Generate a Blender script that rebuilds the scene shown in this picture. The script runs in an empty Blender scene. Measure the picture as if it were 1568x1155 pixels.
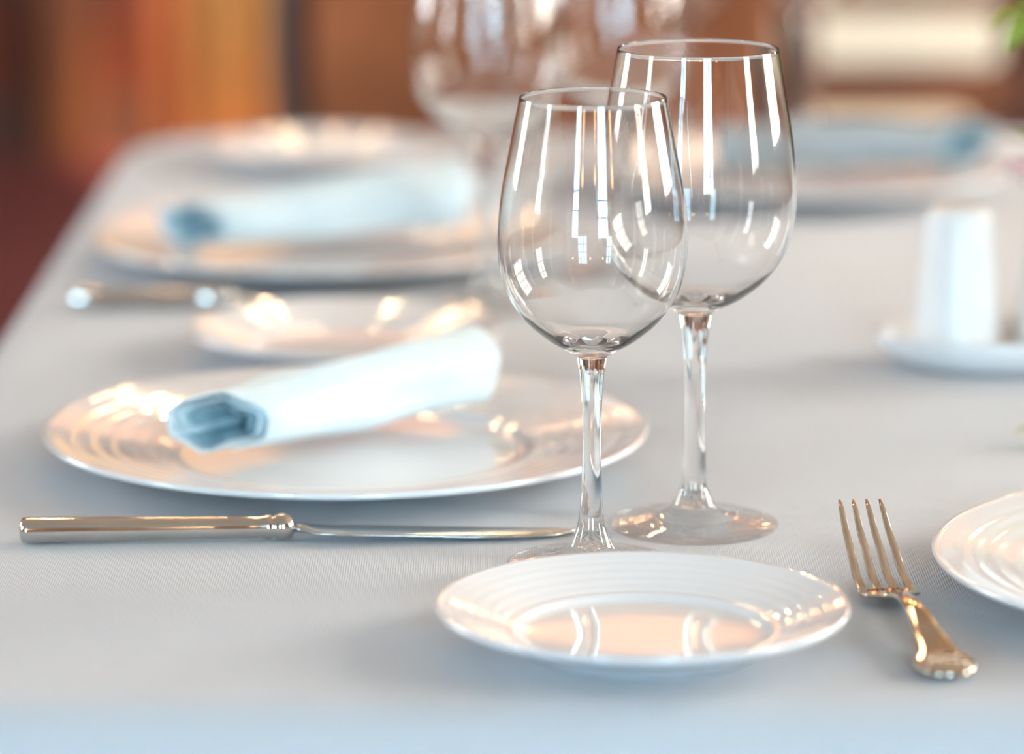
import bpy, bmesh, math, random
from mathutils import Vector, Matrix
random.seed(4)
TZ=0.75
sc=bpy.context.scene
try:
    sc.view_settings.view_transform='Standard'
    sc.view_settings.look='None'
    sc.view_settings.exposure=0.0
except Exception as e: print(e)

# ---------------- materials
def newmat(name):
    m=bpy.data.materials.new(name); m.use_nodes=True
    nt=m.node_tree; b=nt.nodes['Principled BSDF']; return m,nt,b
def simple(name,col,rough=.5,metal=0,spec=.5,ior=1.5,coat=0,var=0.0,vscale=20,bump=0,bscale=200,sheen=0):
    m,nt,b=newmat(name)
    b.inputs['Base Color'].default_value=(*col,1)
    b.inputs['Roughness'].default_value=rough
    b.inputs['Metallic'].default_value=metal
    b.inputs['IOR'].default_value=ior
    b.inputs['Coat Weight'].default_value=coat
    if sheen: b.inputs['Sheen Weight'].default_value=sheen
    tc=nt.nodes.new('ShaderNodeTexCoord')
    if var>0:
        n=nt.nodes.new('ShaderNodeTexNoise'); n.inputs['Scale'].default_value=vscale; n.inputs['Detail'].default_value=4
        nt.links.new(tc.outputs['Object'],n.inputs['Vector'])
        r=nt.nodes.new('ShaderNodeValToRGB')
        r.color_ramp.elements[0].position=.3; r.color_ramp.elements[1].position=.7
        r.color_ramp.elements[0].color=(*[c*(1-var) for c in col],1)
        r.color_ramp.elements[1].color=(*[min(1,c*(1+var)) for c in col],1)
        nt.links.new(n.outputs['Fac'],r.inputs['Fac']); nt.links.new(r.outputs['Color'],b.inputs['Base Color'])
    if bump>0:
        n=nt.nodes.new('ShaderNodeTexNoise'); n.inputs['Scale'].default_value=bscale
        nt.links.new(tc.outputs['Object'],n.inputs['Vector'])
        bp=nt.nodes.new('ShaderNodeBump'); bp.inputs['Strength'].default_value=bump; bp.inputs['Distance'].default_value=.001
        nt.links.new(n.outputs['Fac'],bp.inputs['Height']); nt.links.new(bp.outputs['Normal'],b.inputs['Normal'])
    return m
def emis(name,col,s):
    m,nt,b=newmat(name)
    b.inputs['Base Color'].default_value=(0,0,0,1)
    b.inputs['Emission Color'].default_value=(*col,1); b.inputs['Emission Strength'].default_value=s
    return m
def skypane(name,col,s,dark=.4):
    """bright outdoors seen through a window: sky with soft darker foliage patches"""
    m=emis(name,col,s); nt=m.node_tree; b=nt.nodes['Principled BSDF']
    tc=nt.nodes.new('ShaderNodeTexCoord')
    n=nt.nodes.new('ShaderNodeTexNoise'); n.inputs['Scale'].default_value=3.5; n.inputs['Detail'].default_value=3
    nt.links.new(tc.outputs['Object'],n.inputs['Vector'])
    r=nt.nodes.new('ShaderNodeValToRGB'); r.color_ramp.elements[0].position=.35; r.color_ramp.elements[1].position=.58
    r.color_ramp.elements[0].color=(col[0]*dark,col[1]*dark,col[2]*dark*.9,1); r.color_ramp.elements[1].color=(*col,1)
    nt.links.new(n.outputs['Fac'],r.inputs['Fac']); nt.links.new(r.outputs['Color'],b.inputs['Emission Color'])
    return m
def wood(name,c1,c2,rough=.35,scale=3,axis='Z'):
    m,nt,b=newmat(name)
    tc=nt.nodes.new('ShaderNodeTexCoord'); mp=nt.nodes.new('ShaderNodeMapping')
    mp.inputs['Scale'].default_value={'Z':(4,4,.3),'X':(.3,4,4),'Y':(4,.3,4)}[axis]
    nt.links.new(tc.outputs['Object'],mp.inputs['Vector'])
    n=nt.nodes.new('ShaderNodeTexNoise'); n.inputs['Scale'].default_value=scale; n.inputs['Detail'].default_value=8; n.inputs['Distortion'].default_value=1.2
    nt.links.new(mp.outputs['Vector'],n.inputs['Vector'])
    r=nt.nodes.new('ShaderNodeValToRGB'); r.color_ramp.elements[0].position=.35; r.color_ramp.elements[1].position=.68
    r.color_ramp.elements[0].color=(*c1,1); r.color_ramp.elements[1].color=(*c2,1)
    nt.links.new(n.outputs['Fac'],r.inputs['Fac']); nt.links.new(r.outputs['Color'],b.inputs['Base Color'])
    b.inputs['Roughness'].default_value=rough
    return m

def cloth_mat(name,col,per=.0011,strength=.5):
    m,nt,b=newmat(name)
    b.inputs['Roughness'].default_value=.85
    b.inputs['Sheen Weight'].default_value=.08
    tc=nt.nodes.new('ShaderNodeTexCoord')
    ws=[]
    for ax in ('X','Y'):
        w=nt.nodes.new('ShaderNodeTexWave'); w.bands_direction=ax
        w.inputs['Scale'].default_value=math.pi/ (10*per) /1.0
        w.inputs['Distortion'].default_value=2.5; w.inputs['Detail'].default_value=2; w.inputs['Detail Scale'].default_value=.5
        nt.links.new(tc.outputs['Object'],w.inputs['Vector']); ws.append(w)
    ad=nt.nodes.new('ShaderNodeMath'); ad.operation='ADD'
    nt.links.new(ws[0].outputs['Fac'],ad.inputs[0]); nt.links.new(ws[1].outputs['Fac'],ad.inputs[1])
    n=nt.nodes.new('ShaderNodeTexNoise'); n.inputs['Scale'].default_value=9; n.inputs['Detail'].default_value=3
    nt.links.new(tc.outputs['Object'],n.inputs['Vector'])
    bp=nt.nodes.new('ShaderNodeBump'); bp.inputs['Strength'].default_value=strength; bp.inputs['Distance'].default_value=.0002
    nt.links.new(ad.outputs[0],bp.inputs['Height'])
    bp2=nt.nodes.new('ShaderNodeBump'); bp2.inputs['Strength'].default_value=.5; bp2.inputs['Distance'].default_value=.012
    nt.links.new(n.outputs['Fac'],bp2.inputs['Height']); nt.links.new(bp2.outputs['Normal'],bp.inputs['Normal'])
    nt.links.new(bp.outputs['Normal'],b.inputs['Normal'])
    r=nt.nodes.new('ShaderNodeValToRGB')
    r.color_ramp.elements[0].color=(*[c*.78 for c in col],1); r.color_ramp.elements[1].color=(*[min(1,c*1.10) for c in col],1)
    hf=nt.nodes.new('ShaderNodeMath'); hf.operation='MULTIPLY'; hf.inputs[1].default_value=.5
    nt.links.new(ad.outputs[0],hf.inputs[0]); nt.links.new(hf.outputs[0],r.inputs['Fac'])
    nt.links.new(r.outputs['Color'],b.inputs['Base Color'])
    return m

def thin_glass(name,edge,f0,fg,power,bump,rough):
    """thin glass disc: transparent + mirror reflection, Schlick weighted"""
    m=bpy.data.materials.new(name); m.use_nodes=True; nt=m.node_tree; nt.nodes.clear()
    o=nt.nodes.new('ShaderNodeOutputMaterial'); mx=nt.nodes.new('ShaderNodeMixShader')
    t=nt.nodes.new('ShaderNodeBsdfTransparent'); g=nt.nodes.new('ShaderNodeBsdfGlossy')
    g.inputs['Roughness'].default_value=rough
    tc=nt.nodes.new('ShaderNodeTexCoord'); n=nt.nodes.new('ShaderNodeTexNoise'); n.inputs['Scale'].default_value=60; n.inputs['Detail'].default_value=1
    nt.links.new(tc.outputs['Object'],n.inputs['Vector'])
    bp=nt.nodes.new('ShaderNodeBump'); bp.inputs['Strength'].default_value=bump; bp.inputs['Distance'].default_value=.0012
    nt.links.new(n.outputs['Fac'],bp.inputs['Height']); nt.links.new(bp.outputs['Normal'],g.inputs['Normal'])
    lw=nt.nodes.new('ShaderNodeLayerWeight'); lw.inputs['Blend'].default_value=.5
    t.inputs['Color'].default_value=(*edge,1)
    pw=nt.nodes.new('ShaderNodeMath'); pw.operation='POWER'; pw.inputs[1].default_value=power
    nt.links.new(lw.outputs['Facing'],pw.inputs[0])
    ma=nt.nodes.new('ShaderNodeMath'); ma.operation='MULTIPLY_ADD'; ma.inputs[1].default_value=fg; ma.inputs[2].default_value=f0
    nt.links.new(pw.outputs[0],ma.inputs[0])
    nt.links.new(ma.outputs[0],mx.inputs['Fac']); nt.links.new(t.outputs[0],mx.inputs[1]); nt.links.new(g.outputs[0],mx.inputs[2])
    nt.links.new(mx.outputs[0],o.inputs['Surface'])
    return m
M_foot=thin_glass('foot_glass',(.985,.99,.99),.04,.5,4.0,.8,.03)
def solid_glass():
    m,nt,b=newmat('crystal_glass')
    b.inputs['Transmission Weight'].default_value=1; b.inputs['Roughness'].default_value=0; b.inputs['IOR'].default_value=1.5
    b.inputs['Base Color'].default_value=(.99,.995,.995,1)
    return m
M_glass=solid_glass()
M_porc=simple('white_porcelain',(.66,.66,.67),rough=.05,ior=1.85,var=.02,vscale=6)
M_cloth=cloth_mat('linen_tablecloth',(.505,.522,.555),strength=.8)
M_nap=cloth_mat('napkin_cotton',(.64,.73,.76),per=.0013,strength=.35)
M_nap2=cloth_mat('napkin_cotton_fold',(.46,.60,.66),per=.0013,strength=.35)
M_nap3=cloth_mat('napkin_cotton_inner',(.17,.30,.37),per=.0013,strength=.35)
M_nap_shade=cloth_mat('napkin_cotton_shaded',(.36,.40,.42),per=.0013,strength=.35)  # same napkin cotton, with the far-right roll's shade put into the colour
M_steel=simple('polished_steel',(.60,.57,.54),rough=.07,metal=1,var=.06,vscale=40)
M_blade=simple('satin_blade_steel',(.55,.60,.62),rough=.22,metal=1,var=.04,vscale=60)
M_fork=simple('silver_plate',(.56,.51,.44),rough=.08,metal=1,var=.08,vscale=60)
M_shaker=simple('shaker_ceramic',(.74,.735,.73),rough=.25,var=.05,vscale=300,bump=.6,bscale=260)
M_carpet=simple('red_carpet',(.13,.028,.035),rough=.95,var=.35,vscale=8,bump=.6,bscale=300)
M_wall=simple('plaster_wall',(.30,.20,.13),rough=.8,var=.06,vscale=3)
M_ceil=simple('ceiling_paint',(.38,.32,.26),rough=.9,var=.03,vscale=2)
M_panel=wood('mahogany_panel',(.055,.012,.006),(.12,.030,.012))
M_pil=wood('oak_pilaster',(.15,.052,.020),(.24,.085,.032))
M_orange=wood('cherry_wood',(.45,.19,.08),(.70,.36,.18))
M_dark=wood('dark_walnut',(.035,.014,.01),(.09,.035,.02),rough=.6)
M_curtain=simple('gold_curtain',(.98,.60,.20),rough=.8,var=.10,vscale=8)
M_leather=simple('brown_leather',(.25,.082,.028),rough=.85,var=.5,vscale=4,bump=.4,bscale=150)
M_cream=simple('cream_upholstery',(.78,.72,.58),rough=.85,var=.06,vscale=15)
M_frame=simple('window_paint',(.75,.74,.72),rough=.4,var=.03)
M_leaf=simple('leaf_green',(.28,.36,.04),rough=.45,var=.35,vscale=30)
M_stem=simple('stem_green',(.16,.22,.06),rough=.5,var=.2)
M_petal=simple('flower_petal',(.85,.62,.60),rough=.6,var=.1,vscale=40)
M_black=simple('shaker_hole',(.01,.01,.01),rough=.6)
M_brass=simple('brass',(.75,.5,.2),rough=.25,metal=1,var=.05)
M_winB=skypane('sky_window_blue',(.46,.78,1.0),54)
M_winW=skypane('sky_window_white',(1.0,.94,.86),44)
M_winL=skypane('sky_window_left',(.88,.94,1.0),38)
M_lamp=emis('lamp_globe_warm',(1,.62,.30),20)
M_bulb=emis('added_bulb_warm',(1,.66,.34),210)

# ---------------- mesh helpers
def mkobj(name,verts,faces,mat,smooth=True,loc=(0,0,0),parent=None,rot=None):
    me=bpy.data.meshes.new(name); me.from_pydata([tuple(v) for v in verts],[],faces); me.validate()
    o=bpy.data.objects.new(name,me); sc.collection.objects.link(o)
    mats=mat if isinstance(mat,list) else [mat]
    for m in mats: me.materials.append(m)
    bm=bmesh.new(); bm.from_mesh(me); bmesh.ops.recalc_face_normals(bm,faces=bm.faces); bm.to_mesh(me); bm.free()
    if smooth:
        for p in me.polygons: p.use_smooth=True
    o.location=loc
    if rot: o.rotation_euler=rot
    if parent: o.parent=parent
    return o
def empty(name,loc=(0,0,0),rot=(0,0,0)):
    e=bpy.data.objects.new(name,None); sc.collection.objects.link(e); e.location=loc; e.rotation_euler=rot; e.empty_display_size=.1
    return e
def lathe_data(prof,segs=96):
    V=[];F=[];rings=[]
    for r,z in prof:
        if r<1e-6: rings.append([len(V)]); V.append((0,0,z))
        else:
            rings.append(list(range(len(V),len(V)+segs)))
            for i in range(segs):
                a=2*math.pi*i/segs; V.append((r*math.cos(a),r*math.sin(a),z))
    for a,b in zip(rings[:-1],rings[1:]):
        if len(a)==1 and len(b)==1: continue
        for i in range(segs):
            j=(i+1)%segs
            if len(a)==1: F.append((a[0],b[i],b[j]))
            elif len(b)==1: F.append((a[i],b[0],a[j]))
            else: F.append((a[i],b[i],b[j],a[j]))
    return V,F
def crv(pts,n=8):
    out=[]
    P=[pts[0]]+list(pts)+[pts[-1]]
    for i in range(1,len(P)-2):
        p0,p1,p2,p3=P[i-1],P[i],P[i+1],P[i+2]
        for k in range(n):
            t=k/n
            out.append(tuple(.5*((2*p1[d])+(-p0[d]+p2[d])*t+(2*p0[d]-5*p1[d]+4*p2[d]-p3[d])*t*t+(-p0[d]+3*p1[d]-3*p2[d]+p3[d])*t**3) for d in range(len(p1))))
    out.append(tuple(pts[-1])); return out
def box_data(cx,cy,cz,sx,sy,sz,bev=0):
    bm=bmesh.new(); bmesh.ops.create_cube(bm,size=1)
    bmesh.ops.scale(bm,vec=(sx,sy,sz),verts=bm.verts)
    if bev>0: bmesh.ops.bevel(bm,geom=bm.edges[:],offset=bev,segments=3,affect='EDGES',profile=.5)
    bmesh.ops.translate(bm,vec=(cx,cy,cz),verts=bm.verts)
    V=[v.co.copy() for v in bm.verts]; bm.verts.index_update(); F=[[v.index for v in f.verts] for f in bm.faces]; bm.free(); return V,F
def join(*ds):
    V=[];F=[]
    for v,f in ds:
        n=len(V); V+=list(v); F+=[[i+n for i in q] for q in f]
    return V,F
def box(name,c,s,mat,bev=0,parent=None,loc=(0,0,0),rot=None):
    V,F=box_data(*c,*s,bev); return mkobj(name,V,F,mat,smooth=False,parent=parent,loc=loc,rot=rot)
def tube_data(path,rads,segs=12,flat=1.0):
    V=[];F=[];n=len(path)
    for i,p in enumerate(path):
        p=Vector(p); a=Vector(path[max(0,i-1)]); b=Vector(path[min(n-1,i+1)])
        t=(b-a).normalized(); up=Vector((0,0,1)) if abs(t.z)<.95 else Vector((1,0,0))
        s=t.cross(up).normalized(); u=s.cross(t).normalized()
        for k in range(segs):
            g=2*math.pi*k/segs; V.append(p+s*rads[i]*math.cos(g)+u*rads[i]*flat*math.sin(g))
    for i in range(n-1):
        for k in range(segs):
            l=(k+1)%segs; F.append((i*segs+k,i*segs+l,(i+1)*segs+l,(i+1)*segs+k))
    F.append(list(range(segs))[::-1]); F.append([(n-1)*segs+k for k in range(segs)])
    return V,F
def loft_data(secs,segs=20,pw=2.0):
    V=[];F=[]
    for c,s,w,h,u in secs:
        c=Vector(c); s=Vector(s).normalized(); u=Vector(u).normalized()
        for k in range(segs):
            g=2*math.pi*k/segs; cg,sg=math.cos(g),math.sin(g)
            V.append(c+s*w*math.copysign(abs(cg)**(2/pw),cg)+u*h*math.copysign(abs(sg)**(2/pw),sg))
    n=len(secs)
    for i in range(n-1):
        for k in range(segs):
            l=(k+1)%segs; F.append((i*segs+k,i*segs+l,(i+1)*segs+l,(i+1)*segs+k))
    F.append(list(range(segs))[::-1]); F.append([(n-1)*segs+k for k in range(segs)])
    return V,F

# ---------------- room
X0,X1,Y0,Y1,ZC=-3.2,3.2,-2.6,8.0,3.0
box('floor',((X0+X1)/2,(Y0+Y1)/2,-.05),(X1-X0,Y1-Y0,.1),M_carpet)
box('ceiling',((X0+X1)/2,(Y0+Y1)/2,ZC+.05),(X1-X0,Y1-Y0,.1),M_ceil)
box('wall_back',((X0+X1)/2,Y1+.05,ZC/2),(X1-X0,.1,ZC),M_panel)
box('wall_front',((X0+X1)/2,Y0-.05,ZC/2),(X1-X0,.1,ZC),M_wall)
box('wall_left',(X0-.05,(Y0+Y1)/2,ZC/2),(.1,Y1-Y0,ZC),M_wall)
box('wall_right',(X1+.05,(Y0+Y1)/2,ZC/2),(.1,Y1-Y0,ZC),M_wall)
tn=1
for x,w in ((-2.85,.13),(-.90,.11),(-.70,.06),(.95,.13),(2.3,.13)):
    box('trim_%d'%tn,(x,Y1-.035,ZC/2),(w,.06,ZC),M_pil,bev=.01); tn+=1
for x,w in ((-1.9,1.5),(.02,1.5),(1.62,.95)):
    box('trim_%d'%tn,(x,Y1-.025,2.6),(w,.04,.75),M_orange,bev=.01); tn+=1
box('baseboard_back',(0,Y1-.02,.06),(X1-X0,.03,.12),M_dark)

def window(i,pos,axis,w,z0,z1,mat,nx=2,nz=3):
    e=empty('window_%d'%i,pos)
    ax=Vector(axis); side=Vector((0,0,1)).cross(ax)
    def part(nm,u,z,su,sz,d,th,m):
        c=side*u+ax*d; c.z=z
        s=(abs(side.x)*su+abs(ax.x)*th,abs(side.y)*su+abs(ax.y)*th,sz)
        box(nm,tuple(c),s,m,parent=e)
    zc=(z0+z1)/2; H=z1-z0
    part('pane',0,zc,w,H,.006,.008,mat)
    for k,(u,z,su,sz) in enumerate([(-w/2,zc,.07,H+.07),(w/2,zc,.07,H+.07),(0,z0,w,.07),(0,z1,w,.07)]):
        part('frame_%d'%k,u,z,su,sz,.03,.05,M_frame)
    for k in range(1,nx): part('mullion_v%d'%k,-w/2+w*k/nx,zc,.04,H,.03,.04,M_frame)
    for k in range(1,nz): part('mullion_h%d'%k,0,z0+H*k/nz,w,.035,.03,.035,M_frame)
window(1,(X1,.6,0),(-1,0,0),.62,1.0,2.6,M_winW)
window(2,(X1,3.0,0),(-1,0,0),1.3,1.0,2.6,M_winW,nx=3,nz=4)
window(3,(X1,5.4,0),(-1,0,0),.8,1.0,2.6,M_winW)
window(4,(-1.7,Y0,0),(0,1,0),.6,.8,2.5,M_winB)
window(5,(.9,Y0,0),(0,1,0),.9,.8,2.5,M_winB,nx=3,nz=4)
window(6,(X0,.7,0),(1,0,0),.45,1.0,2.5,M_winL)
window(7,(X0,3.6,0),(1,0,0),.9,1.0,2.5,M_winL,nx=3)

def curtain(x0,x1,y,z0,z1,mat,amp=.03,n=5):
    V=[];F=[];N=80
    for j,z in enumerate([z0,z1]):
        for i in range(N+1):
            t=i/N; V.append((x0+(x1-x0)*t,y+amp*math.sin(t*n*2*math.pi)+ .008*math.sin(t*31),z))
    for i in range(N): F.append((i,i+1,N+2+i,N+1+i))
    o=mkobj('curtain',V,F,mat)
    s=o.modifiers.new('s','SOLIDIFY'); s.thickness=.006
    return o
curtain(-.645,-.495,Y1-.13,.0,2.75,M_curtain,amp=.012,n=3)
def sconce(x,y,z=2.62,back=True):
    e=empty('wall_sconce',(x,y,z),(0,0,0 if back else math.pi))
    V,F=lathe_data(crv([(0,-.09),(.05,-.075),(.085,-.02),(.08,.04),(.045,.085),(0,.09)],5),32)
    mkobj('globe',V,F,M_lamp,parent=e,loc=(0,-.16,.02))
    V,F=tube_data([(0,0,-.12),(0,-.08,-.14),(0,-.15,-.12),(0,-.16,-.06)],[.012]*4,10)
    mkobj('arm',V,F,M_brass,parent=e)
    V,F=lathe_data([(0,0),(.06,0),(.05,.015),(0,.02)],24)
    mkobj('backplate',V,F,M_brass,parent=e,loc=(0,.02,-.12),rot=(math.pi/2,0,0))
for x in (-.55,.55,.9,1.25,2.0): sconce(x,Y1-.06)
for x in (-1.05,.15,1.9): sconce(x,Y0+.03,2.0,False)  # unseen sconces behind the camera, added for warm spots in the glasses
def added_chandelier(x,y,z,R=.38,n=8):
    e=empty('added_chandelier',(x,y,z))
    parts=[tube_data([(0,0,.02),(0,0,ZC-z)],[.01,.01],12)]
    V,F=lathe_data(crv([(0,-.10),(.03,-.08),(.05,-.02),(.03,.05),(.02,.10),(.0,.14)],5),32)
    mkobj('hub',V,F,M_brass,parent=e)
    bul=[]
    for k in range(n):
        a=2*math.pi*k/n+.2; c,s=math.cos(a),math.sin(a)
        P=crv([(.03*c,.03*s,0),(.5*R*c,.5*R*s,-.09),(.9*R*c,.9*R*s,-.04),(R*c,R*s,.03)],5)
        parts.append(tube_data(P,[.007]*len(P),8))
        cup=lathe_data([(0,.02),(.022,.03),(.026,.045),(.012,.045),(.012,.07),(0,.07)],16)
        parts.append(([(v[0]+R*c,v[1]+R*s,v[2]) for v in cup[0]],cup[1]))
        bl=lathe_data(crv([(0,.070),(.014,.078),(.022,.098),(.016,.120),(0,.142)],3),16)
        bul.append(([(v[0]+R*c,v[1]+R*s,v[2]) for v in bl[0]],bl[1]))
    mkobj('arms',*join(*parts),M_brass,parent=e)
    mkobj('bulbs',*join(*bul),M_bulb,parent=e)
added_chandelier(-.35,4.5,2.05)  # unseen fixture added for sparkle on far glasses and plate rims
def spot(x,y,tx,ty,tz,power,ang=46):
    e=empty('added_spotlight',(x,y,ZC))  # unseen spotlight, added to brighten the curtain and back wall
    V,F=lathe_data([(0,-.004),(.03,-.004),(.045,-.03),(.05,-.05),(.055,-.05),(.055,0),(0,0)],32)
    mkobj('housing',V,F,M_brass,parent=e)
    L=bpy.data.lights.new('bulb','SPOT'); L.energy=power; L.color=(1,.68,.38); L.spot_size=math.radians(ang); L.spot_blend=.5; L.shadow_soft_size=.04
    o=bpy.data.objects.new('bulb',L); sc.collection.objects.link(o); o.parent=e; o.location=(0,0,-.10)
    d=Vector((tx-x,ty-y,tz-ZC+.1)); o.rotation_euler=d.to_track_quat('-Z','Y').to_euler()
spot(-.57,6.6,-.55,7.87,.20,2000,14)
spot(.25,6.3,.25,8.0,2.3,110,80)
spot(.9,6.2,.9,8.0,1.0,150)

# ---------------- table + cloth
TX0,TX1,TY0,TY1=-.305,.85,1.455,3.07
def rrect(inset,rc,npc=14,nside=60):
    x0,x1,y0,y1=TX0+inset,TX1-inset,TY0+inset,TY1-inset; r=max(rc-inset,.004)
    P=[]
    corners=[(x1-r,y0+r,-90),(x1-r,y1-r,0),(x0+r,y1-r,90),(x0+r,y0+r,180)]
    for ci,(cx,cy,a0) in enumerate(corners):
        for k in range(npc+1):
            a=math.radians(a0+90*k/npc); P.append((cx+r*math.cos(a),cy+r*math.sin(a),math.cos(a),math.sin(a)))
        nx=corners[(ci+1)%4]; a=math.radians(a0+90)
        s=(cx+r*math.cos(a),cy+r*math.sin(a)); e=(nx[0]+r*math.cos(a),nx[1]+r*math.sin(a))
        for k in range(1,nside):
            t=k/nside; P.append((s[0]+(e[0]-s[0])*t,s[1]+(e[1]-s[1])*t,math.cos(a),math.sin(a)))
    return P
base=rrect(0,.11); N=len(base)
V=[];F=[]
rings=[(-.05,0,0),(-.028,0,0)]
for k in range(1,9):
    a=math.pi/2*k/8; R=.028
    rings.append((-R+R*math.sin(a),-R+R*math.cos(a),0))
for k in range(1,11):
    t=k/10; rings.append((.004*t,-.028-.36*t,t))
for off,z,w in rings:
    for i,(x,y,nx,ny) in enumerate(base):
        wave=w**.8*(.018*math.sin(i*2*math.pi*17/N)+.010*math.sin(i*2*math.pi*29/N+1)+.014)
        V.append((x+nx*(off+wave),y+ny*(off+wave),TZ+z))
for r in range(len(rings)-1):
    for i in range(N):
        j=(i+1)%N; F.append((r*N+i,r*N+j,(r+1)*N+j,(r+1)*N+i))
F.append(list(range(N)))
tc_=mkobj('tablecloth',V,F,M_cloth)
e=empty('dining_table',((TX0+TX1)/2,(TY0+TY1)/2,0))
hx,hy=(TX1-TX0)/2,(TY1-TY0)/2
box('tabletop',(0,0,TZ-.024),(2*hx-.06,2*hy-.06,.04),M_dark,bev=.008,parent=e)
for k,(a,b) in enumerate(((1,1),(1,-1),(-1,1),(-1,-1))):
    box('leg_%d'%k,(a*(hx-.12),b*(hy-.12),(TZ-.044)/2),(.07,.07,TZ-.044),M_dark,bev=.006,parent=e)

# ---------------- plates
def plate(name,x,y,R,H=.018):
    pr=[(0,.0045),(R*.3,.0046),(R*.55,.005),(R*.60,.0058)]
    n=60
    for k in range(1,n):
        t=k/n; r=R*(.60+.385*t)
        z=.0058+(H-.0066)*(t**.9)
        z+=.0009*math.sin(min(1,t/.16)*math.pi)
        if .2<t<.85: z+=.0009*R*math.sin((t-.2)*2*math.pi*4/.65)
        pr.append((r,z))
    pr+=[(R*.992,H),(R,H-.0012),(R*.994,H-.003),(R*.93,H-.0055),(R*.75,H*.42),(R*.60,.0018),(R*.585,0),(R*.55,0),(R*.54,.0015),(0,.0018)]
    V,F=lathe_data(pr,144)
    return mkobj(name,V,F,M_porc,loc=(x,y,TZ+.0002))
plate('dinner_plate',-.0822,1.8973,.1496)
plate('dinner_plate',.332,1.641,.150)
plate('dinner_plate',-.119,2.475,.150)
plate('dinner_plate',.20,2.765,.150)
plate('bread_plate',.0536,1.5543,.0849,.019)
plate('bread_plate',-.0931,2.158,.087)
plate('bread_plate',-.141,2.87,.085)

# ---------------- wine glasses (closed double-walled glass)
def glass_mesh(name,bowl,zst,rim_r,foot_r,stem_r):
    foot=[(0,0.0012),(foot_r*.5,.0008),(foot_r*.97,0),(foot_r,.0009),(foot_r*.985,.002),(foot_r*.8,.0030),(foot_r*.5,.0050),(foot_r*.3,.0088),(.0075,.0155),(.0056,.022),(stem_r*1.04,.032)]
    ft=foot[:2]+crv(foot[2:],4)
    stem=crv([(stem_r*1.04,.032),(stem_r*.92,.05),(stem_r*.95,zst-.025),(stem_r*1.2,zst-.008),(stem_r*1.5,zst)],5)[1:]
    b=crv([(stem_r*1.5,zst)]+bowl,8)[1:]
    top=b[-1]; th=.00065; zmin=zst+.0062
    inner=[]
    for i in range(len(b)-2,-1,-1):
        p=b[i]; a=b[min(i+1,len(b)-1)]; c=b[max(0,i-1)]
        tx,tz=a[0]-c[0],a[1]-c[1]; L=math.hypot(tx,tz); nx,nz=-tz/L,tx/L
        thick=th+.0012*max(0,1-(p[1]-zst)/.020)
        r=p[0]+nx*thick; z=p[1]+nz*thick
        if r<.004 or z<zmin+.0004: continue
        inner.append((r,z))
    rr=th/2; cr=top[0]-rr
    lip=[(cr+rr*math.cos(a),top[1]+rr*math.sin(a)) for a in [math.pi*k/6 for k in range(1,7)]]
    q=inner[-1]
    prof=ft+stem+b+lip+inner+[(q[0]*.75,zmin+(q[1]-zmin)*.45),(q[0]*.4,zmin+(q[1]-zmin)*.1),(0,zmin)]
    V,F=lathe_data(prof,128)
    me=bpy.data.meshes.new(name); me.from_pydata(V,[],F)
    me.materials.append(M_glass); me.materials.append(M_foot)
    for p in me.polygons:
        p.use_smooth=True
        p.material_index=1 if p.center.z<.0052 else 0
    bm=bmesh.new(); bm.from_mesh(me); bmesh.ops.recalc_face_normals(bm,faces=bm.faces); bm.to_mesh(me); bm.free(); return me
GA=glass_mesh('white_wine_glass_mesh',[(.0125,.0985),(.0205,.1035),(.0305,.1125),(.0385,.126),(.0417,.1445),(.0402,.166),(.0365,.186),(.0320,.2095)],.0955,.0318,.0375,.0046)
GB=glass_mesh('red_wine_glass_mesh',[(.0135,.1035),(.0225,.1085),(.0335,.118),(.0420,.132),(.0456,.153),(.0440,.176),(.0405,.198),(.0366,.2215)],.1005,.0366,.039,.0052)
for me,x,y in ((GA,.0351,1.6855),(GB,.0839,1.7605),(GB,-.015,2.31),(GB,.065,2.41),(GB,.0,2.93),(GA,.13,2.965),(GB,.225,2.985)):
    o=bpy.data.objects.new('wine_glass',me); sc.collection.objects.link(o); o.location=(x,y,TZ+.0002)

# ---------------- knives
def knife(x0,y0,x1,y1):
    L=math.hypot(x1-x0,y1-y0); hl=L*.49
    S=Vector((0,1,0)); U=Vector((0,0,1))
    secs=[]
    for t,w,h in [(0,.001,.001),(.004,.0045,.0042),(.012,.0062,.0056),(.03,.0066,.0058),(.3,.0062,.0055),(.7,.0056,.005),(.88,.0052,.0048),(.9,.0060,.0056),(.915,.0060,.0056),(.925,.0048,.0045),(.94,.0064,.0060),(.965,.0068,.0062),(.99,.0054,.005),(1.0,.004,.0035)]:
        secs.append(((hl*t,0,.0064),S,w,h,U))
    a=loft_data(secs,24,2.3)
    bl=[]
    for t,w,off,z in [(0,.0042,0,.0062),(.03,.0055,0,.0058),(.08,.009,-.001,.0052),(.2,.0095,-.001,.0046),(.6,.0098,-.001,.003),(.8,.0088,0,.0022),(.92,.006,.002,.0018),(.985,.0022,.005,.0015),(1,.0006,.006,.0013)]:
        bl.append(((hl+(L-hl)*t,off,z),S,w,.0010 if t>.03 else .002,U))
    b=loft_data(bl,16,2.0)
    V,F=join(a,b)
    o=mkobj('table_knife',V,F,[M_steel,M_blade],loc=(x0,y0,TZ),rot=(0,0,math.atan2(y1-y0,x1-x0)))
    for p in o.data.polygons:
        p.material_index=1 if p.center.x>hl*1.01 else 0
    return o
knife(-.2235,1.7265,.030,1.7405)
knife(-.264,2.302,-.065,2.306)
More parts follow.
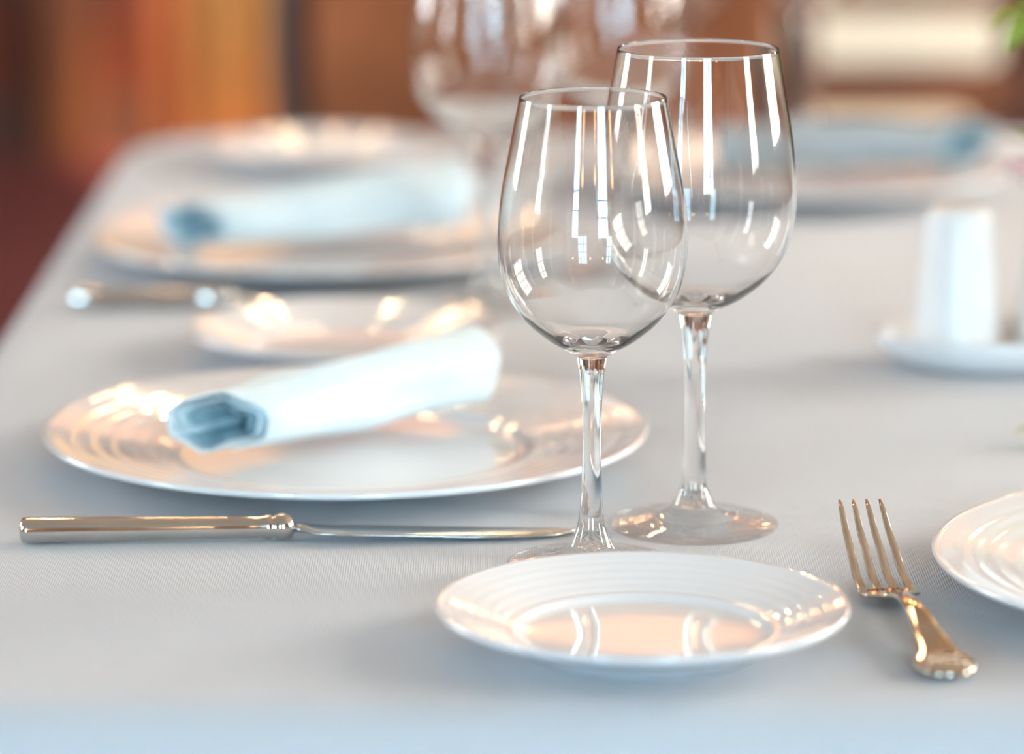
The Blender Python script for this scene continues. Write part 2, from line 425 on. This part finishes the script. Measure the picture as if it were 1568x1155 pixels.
# ---------------- fork
def fork():
    L=.195
    secs=[]
    U=Vector((0,0,1)); S=Vector((1,0,0))
    def zc(y):
        pts=[(0,.0035),(.03,.0060),(.07,.0115),(.095,.011),(.115,.0060),(.128,.0035),(.145,.006),(.17,.0165),(.195,.0285)]
        for (a,za),(b,zb) in zip(pts[:-1],pts[1:]):
            if a<=y<=b:
                t=(y-a)/(b-a); t2=t*t*(3-2*t)*.35+t*.65; return za+(zb-za)*t2
        return pts[-1][1]
    for y,w,h in [(0,.0008,.0006),(.001,.006,.0014),(.004,.0098,.0022),(.010,.0128,.0026),(.016,.0126,.0026),(.022,.0098,.0026),(.027,.0090,.0028),(.032,.0085,.0027),(.045,.0066,.0026),(.065,.0050,.0025),(.085,.0038,.0024),(.10,.0034,.0023),(.110,.0040,.002),(.1135,.0060,.0018),(.117,.0105,.0016),(.120,.0125,.0015),(.128,.0128,.0013),(.131,.0128,.0012),(.1315,.0120,.0008)]:
        secs.append(((0,y,zc(y)),S,w,h,U))
    parts=[loft_data(secs,24,2.6)]
    for k in range(4):
        xo=(-1.5+k)*.0071
        ts=[]
        for i in range(13):
            t=i/12; y=.127+(L-.127)*t
            w=.0022*(1-t)**.35*.7+.0006; ts.append(((xo*(1-.15*t),y,zc(y)),S,w,.0011*(1-t*.5),U))
        parts.append(loft_data(ts,12,2.4))
    for k in range(-2,3):
        parts.append(tube_data([(k*.0016,.026,zc(.026)+.0022),(k*.0030,.016,zc(.016)+.0024),(k*.0038,.006,zc(.006)+.0018)],[.0004,.0011,.0005],8))
    V,F=join(*parts)
    x0,y0,x1,y1=.1745,1.499,.1545,1.692
    o=mkobj('dinner_fork',V,F,M_fork,loc=(x0,y0,TZ),rot=(0,0,math.atan2(y1-y0,x1-x0)-math.pi/2))
fork()

# ---------------- napkins
def napkin(p0,p1,r0,r1,z0,z1,seed=0,turns=2.7,ph=0,shear=1.1,sgn=1,outer=None):
    A=Vector((p0[0],p0[1],TZ+z0+r0)); B=Vector((p1[0],p1[1],TZ+z1+r1))
    ax=(B-A); L=ax.length; ax.normalize()
    s=ax.cross(Vector((0,0,1))).normalized(); u=s.cross(ax)
    ns=150; nl=40
    V=[];F=[]
    for j in range(nl+1):
        t=j/nl; R=r0+(r1-r0)*t
        for i in range(ns+1):
            q=i/ns; th=ph+q*turns*2*math.pi
            fr=1-.55*q**.9
            k=1-.08*math.cos(6*th+1)*(.4+q) -.06*math.cos(3*th+.6+seed)*(.3+q)
            rr=R*fr*k
            ext=sgn*shear*rr*math.cos(th)*(1-t)**3
            if j==0: ext+=-.0015*math.sin(3*th)+.003*q
            if j==nl: ext=.004*math.sin(2*th)
            c=A+ax*(L*t+ext)
            wob=.0009*math.sin(9*t+th*2)+.0010*math.sin(5*t-th*3+seed)+.0005*math.sin(17*t+th)
            V.append(c+s*(rr+wob)*math.cos(th)*1.04+u*(rr+wob)*math.sin(th)*.90)
    W=ns+1
    for j in range(nl):
        for i in range(ns): F.append((j*W+i,j*W+i+1,(j+1)*W+i+1,(j+1)*W+i))
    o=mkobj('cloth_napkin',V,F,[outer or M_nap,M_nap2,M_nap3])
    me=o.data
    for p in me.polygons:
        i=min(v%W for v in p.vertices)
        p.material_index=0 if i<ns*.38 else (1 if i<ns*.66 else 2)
    m=o.modifiers.new('s','SOLIDIFY'); m.thickness=.0011; m.offset=-1
    m=o.modifiers.new('b','BEVEL'); m.width=.0004; m.segments=2; m.limit_method='ANGLE'
    return o
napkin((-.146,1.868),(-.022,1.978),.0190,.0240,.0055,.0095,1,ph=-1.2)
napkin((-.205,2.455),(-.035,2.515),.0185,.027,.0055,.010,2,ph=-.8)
napkin((.325,2.765),(.150,2.790),.020,.020,.0115,.0055,3,ph=.4,sgn=-1,outer=M_nap_shade)

# ---------------- condiment set
def rscale(d,sx,sy,sz=1): return [(v[0]*sx,v[1]*sy,v[2]*sz) for v in d[0]],d[1]
d=lathe_data([(0,.0035),(.045,.0035),(.055,.006),(.062,.013),(.068,.0195),(.070,.020),(.071,.018),(.066,.010),(.058,.003),(.048,0),(0,0)],96)
V,F=rscale(d,1,.66); mkobj('condiment_dish',V,F,M_porc,loc=(.270,2.135,TZ))
def shaker(name,x,y):
    e=empty(name,(x,y,TZ+.004))
    pr=crv([(.0245,.0),(.0252,.004),(.0240,.02),(.0218,.045),(.0192,.074),(.0180,.081),(.013,.0855),(0,.0865)],6)
    V,F=lathe_data([(0,0)]+pr,64); mkobj('body',V,F,M_shaker,parent=e)
    for k in range(5):
        a=k*2*math.pi/5; r=.005
        V,F=lathe_data([(0,.0868),(.0008,.0868),(.0008,.0855),(0,.0855)],10); mkobj('hole_%d'%k,V,F,M_black,parent=e,loc=(r*math.cos(a),r*math.sin(a),-.0001))
shaker('salt_shaker',.246,2.135); shaker('pepper_shaker',.3045,2.135)

# ---------------- flowers in vase
e=empty('flower_vase',(.40,2.16,TZ+.0005))
V,F=lathe_data(crv([(0,.0),(.032,.0),(.040,.02),(.043,.06),(.030,.11),(.022,.135),(.026,.15)],6)+crv([(.024,.149),(.020,.135),(.028,.11),(.040,.06),(.036,.02),(0,.006)],5),64)
mkobj('vase',[(v[0],v[1],max(v[2],0)) for v in V],F,M_porc,parent=e)
def leaf_data(base,tip,w,nrm=(0,0,1),cup=.15):
    b=Vector(base); t=Vector(tip); d=t-b; L=d.length; s=d.cross(Vector(nrm)).normalized(); n=s.cross(d).normalized()
    V=[];F=[];N=10
    for i in range(N+1):
        q=i/N; ww=w*math.sin(math.pi*q**.8)**.9*.5+.0002
        c=b+d*q-n*(-.12*L*math.sin(math.pi*q))
        for k in (-1,-.5,0,.5,1): V.append(c+s*ww*k+n*ww*cup*abs(k)*2)
    for i in range(N):
        for k in range(4): F.append((i*5+k,i*5+k+1,(i+1)*5+k+1,(i+1)*5+k))
    return V,F
stems=[[(0,0,.10),(-.03,-.01,.17),(-.07,-.02,.205),(-.112,-.03,.197)],
       [(0,0,.10),(-.04,-.02,.15),(-.085,-.04,.15),(-.122,-.05,.105)],
       [(0,0,.10),(-.04,-.05,.15),(-.09,-.15,.08),(-.120,-.235,.004)],
       [(0,0,.10),(.02,.02,.2),(.03,.03,.28)],[(0,0,.10),(-.02,.03,.2),(-.05,.04,.27)],[(0,0,.10),(.04,-.02,.18),(.09,-.03,.22)]]
sd=[];ld=[];pd=[]
for si,s in enumerate(stems):
    c=crv(s,6); sd.append(tube_data(c,[.0016]*len(c),8))
    for k in range(4,len(c)-(4 if si==2 else 0),3):
        p=Vector(c[k]); 
        for sg in (-1,1):
            dr=Vector((random.uniform(-.6,.2),sg*.6,random.uniform(.0,.6))).normalized()
            ld.append(leaf_data(p,p+dr*random.uniform(.025,.04),.014,(0.3,0,1)))
    tip=Vector(c[-1])
    if si in (1,3,4,5):
        for k in range(14):
            a=k*2.4; el=.2+.9*(k/14)
            dr=Vector((math.cos(a)*math.cos(el),math.sin(a)*math.cos(el),math.sin(el)))
            pd.append(leaf_data(tip,tip+dr*.018,.012,(.1,.2,1) ,.3))
    else:
        ld.append(leaf_data(tip,tip+(Vector((-.03,-.01,-.010)) if si==0 else Vector((-.028,.004,.002))),.016))
        if si==0:
            ld.append(leaf_data(tip,tip+Vector((-.018,.01,-.024)),.014,(0,1,.3))); ld.append(leaf_data(tip,tip+Vector((-.015,-.02,.022)),.014,(0,1,.3)))
mkobj('stems',*join(*sd),M_stem,parent=e); mkobj('leaves',*join(*ld),M_leaf,parent=e); mkobj('petals',*join(*pd),M_petal,parent=e)

# ---------------- chairs
def chair(x,y,rot,wood_m,pad_m,w=.43,rails=None,pads=None,top=.98,post_m=None):
    e=empty('dining_chair',(x,y,0),(0,0,rot))
    hw=w/2
    for sx in (-1,1):
        c=crv([(sx*(hw-.02),-.01,0),(sx*(hw-.02),-.02,.25),(sx*(hw-.02),-.02,.46),(sx*hw,.0,.62),(sx*(hw+.005),.02,.80),(sx*(hw-.02),.05,top)],5)
        mkobj('back_post_%d'%(sx+1),*tube_data(c,[.019]*len(c),12),post_m or wood_m,parent=e)
        c=[(sx*(hw-.02),-.40,0),(sx*(hw-.02),-.40,.2),(sx*(hw-.02),-.40,.43)]
        mkobj('front_leg_%d'%(sx+1),*tube_data(c,[.014,.018,.022],12),wood_m,parent=e)
        box('side_rail_%d'%(sx+1),(sx*(hw-.02),-.21,.41),(.025,.37,.06),wood_m,bev=.004,parent=e)
    box('front_rail',(0,-.40,.41),(w-.05,.025,.06),wood_m,bev=.004,parent=e)
    box('rear_rail',(0,-.02,.41),(w-.05,.025,.06),wood_m,bev=.004,parent=e)
    box('seat',(0,-.215,.465),(w,.42,.055),pad_m,bev=.02,parent=e)
    for i,(z0,z1) in enumerate(rails):
        box('back_rail_%d'%i,(0,.01+(z0-.6)*.1,(z0+z1)/2),(w-.01,.028,z1-z0),wood_m,bev=.006,parent=e)
    for i,(z0,z1) in enumerate(pads):
        box('back_pad_%d'%i,(0,.01+(z0-.6)*.1,(z0+z1)/2),(w-.035,.05,z1-z0),pad_m,bev=.012,parent=e)
chair(.03,3.62,0,M_dark,M_leather,w=.46,rails=[(.52,.56),(.93,.98)],pads=[(.55,.94)])
chair(.375,4.62,math.pi,M_pil,M_cream,w=.43,rails=[(.555,.604),(.672,.70),(.93,.98)],pads=[(.606,.670),(.702,.93)],post_m=M_dark)
chair(-1.35,5.6,.4,M_orange,M_leather,w=.46,rails=[(.52,.56),(.93,.98)],pads=[(.55,.94)])

# ---------------- camera
cam=bpy.data.cameras.new('camera'); co=bpy.data.objects.new('camera',cam); sc.collection.objects.link(co)
co.location=(0,0,TZ+.435); th=math.atan(1242.5/6000)
co.rotation_euler=(math.pi/2-th,0,0)
cam.sensor_width=36; cam.lens=36*6000/1568
cam.dof.use_dof=True; cam.dof.focus_distance=1.73; cam.dof.aperture_fstop=3.7
cam.clip_start=.05
sc.camera=co
w=bpy.data.worlds.new('World'); sc.world=w; w.use_nodes=True
w.node_tree.nodes['Background'].inputs[0].default_value=(.6,.75,.95,1); w.node_tree.nodes['Background'].inputs[1].default_value=.5
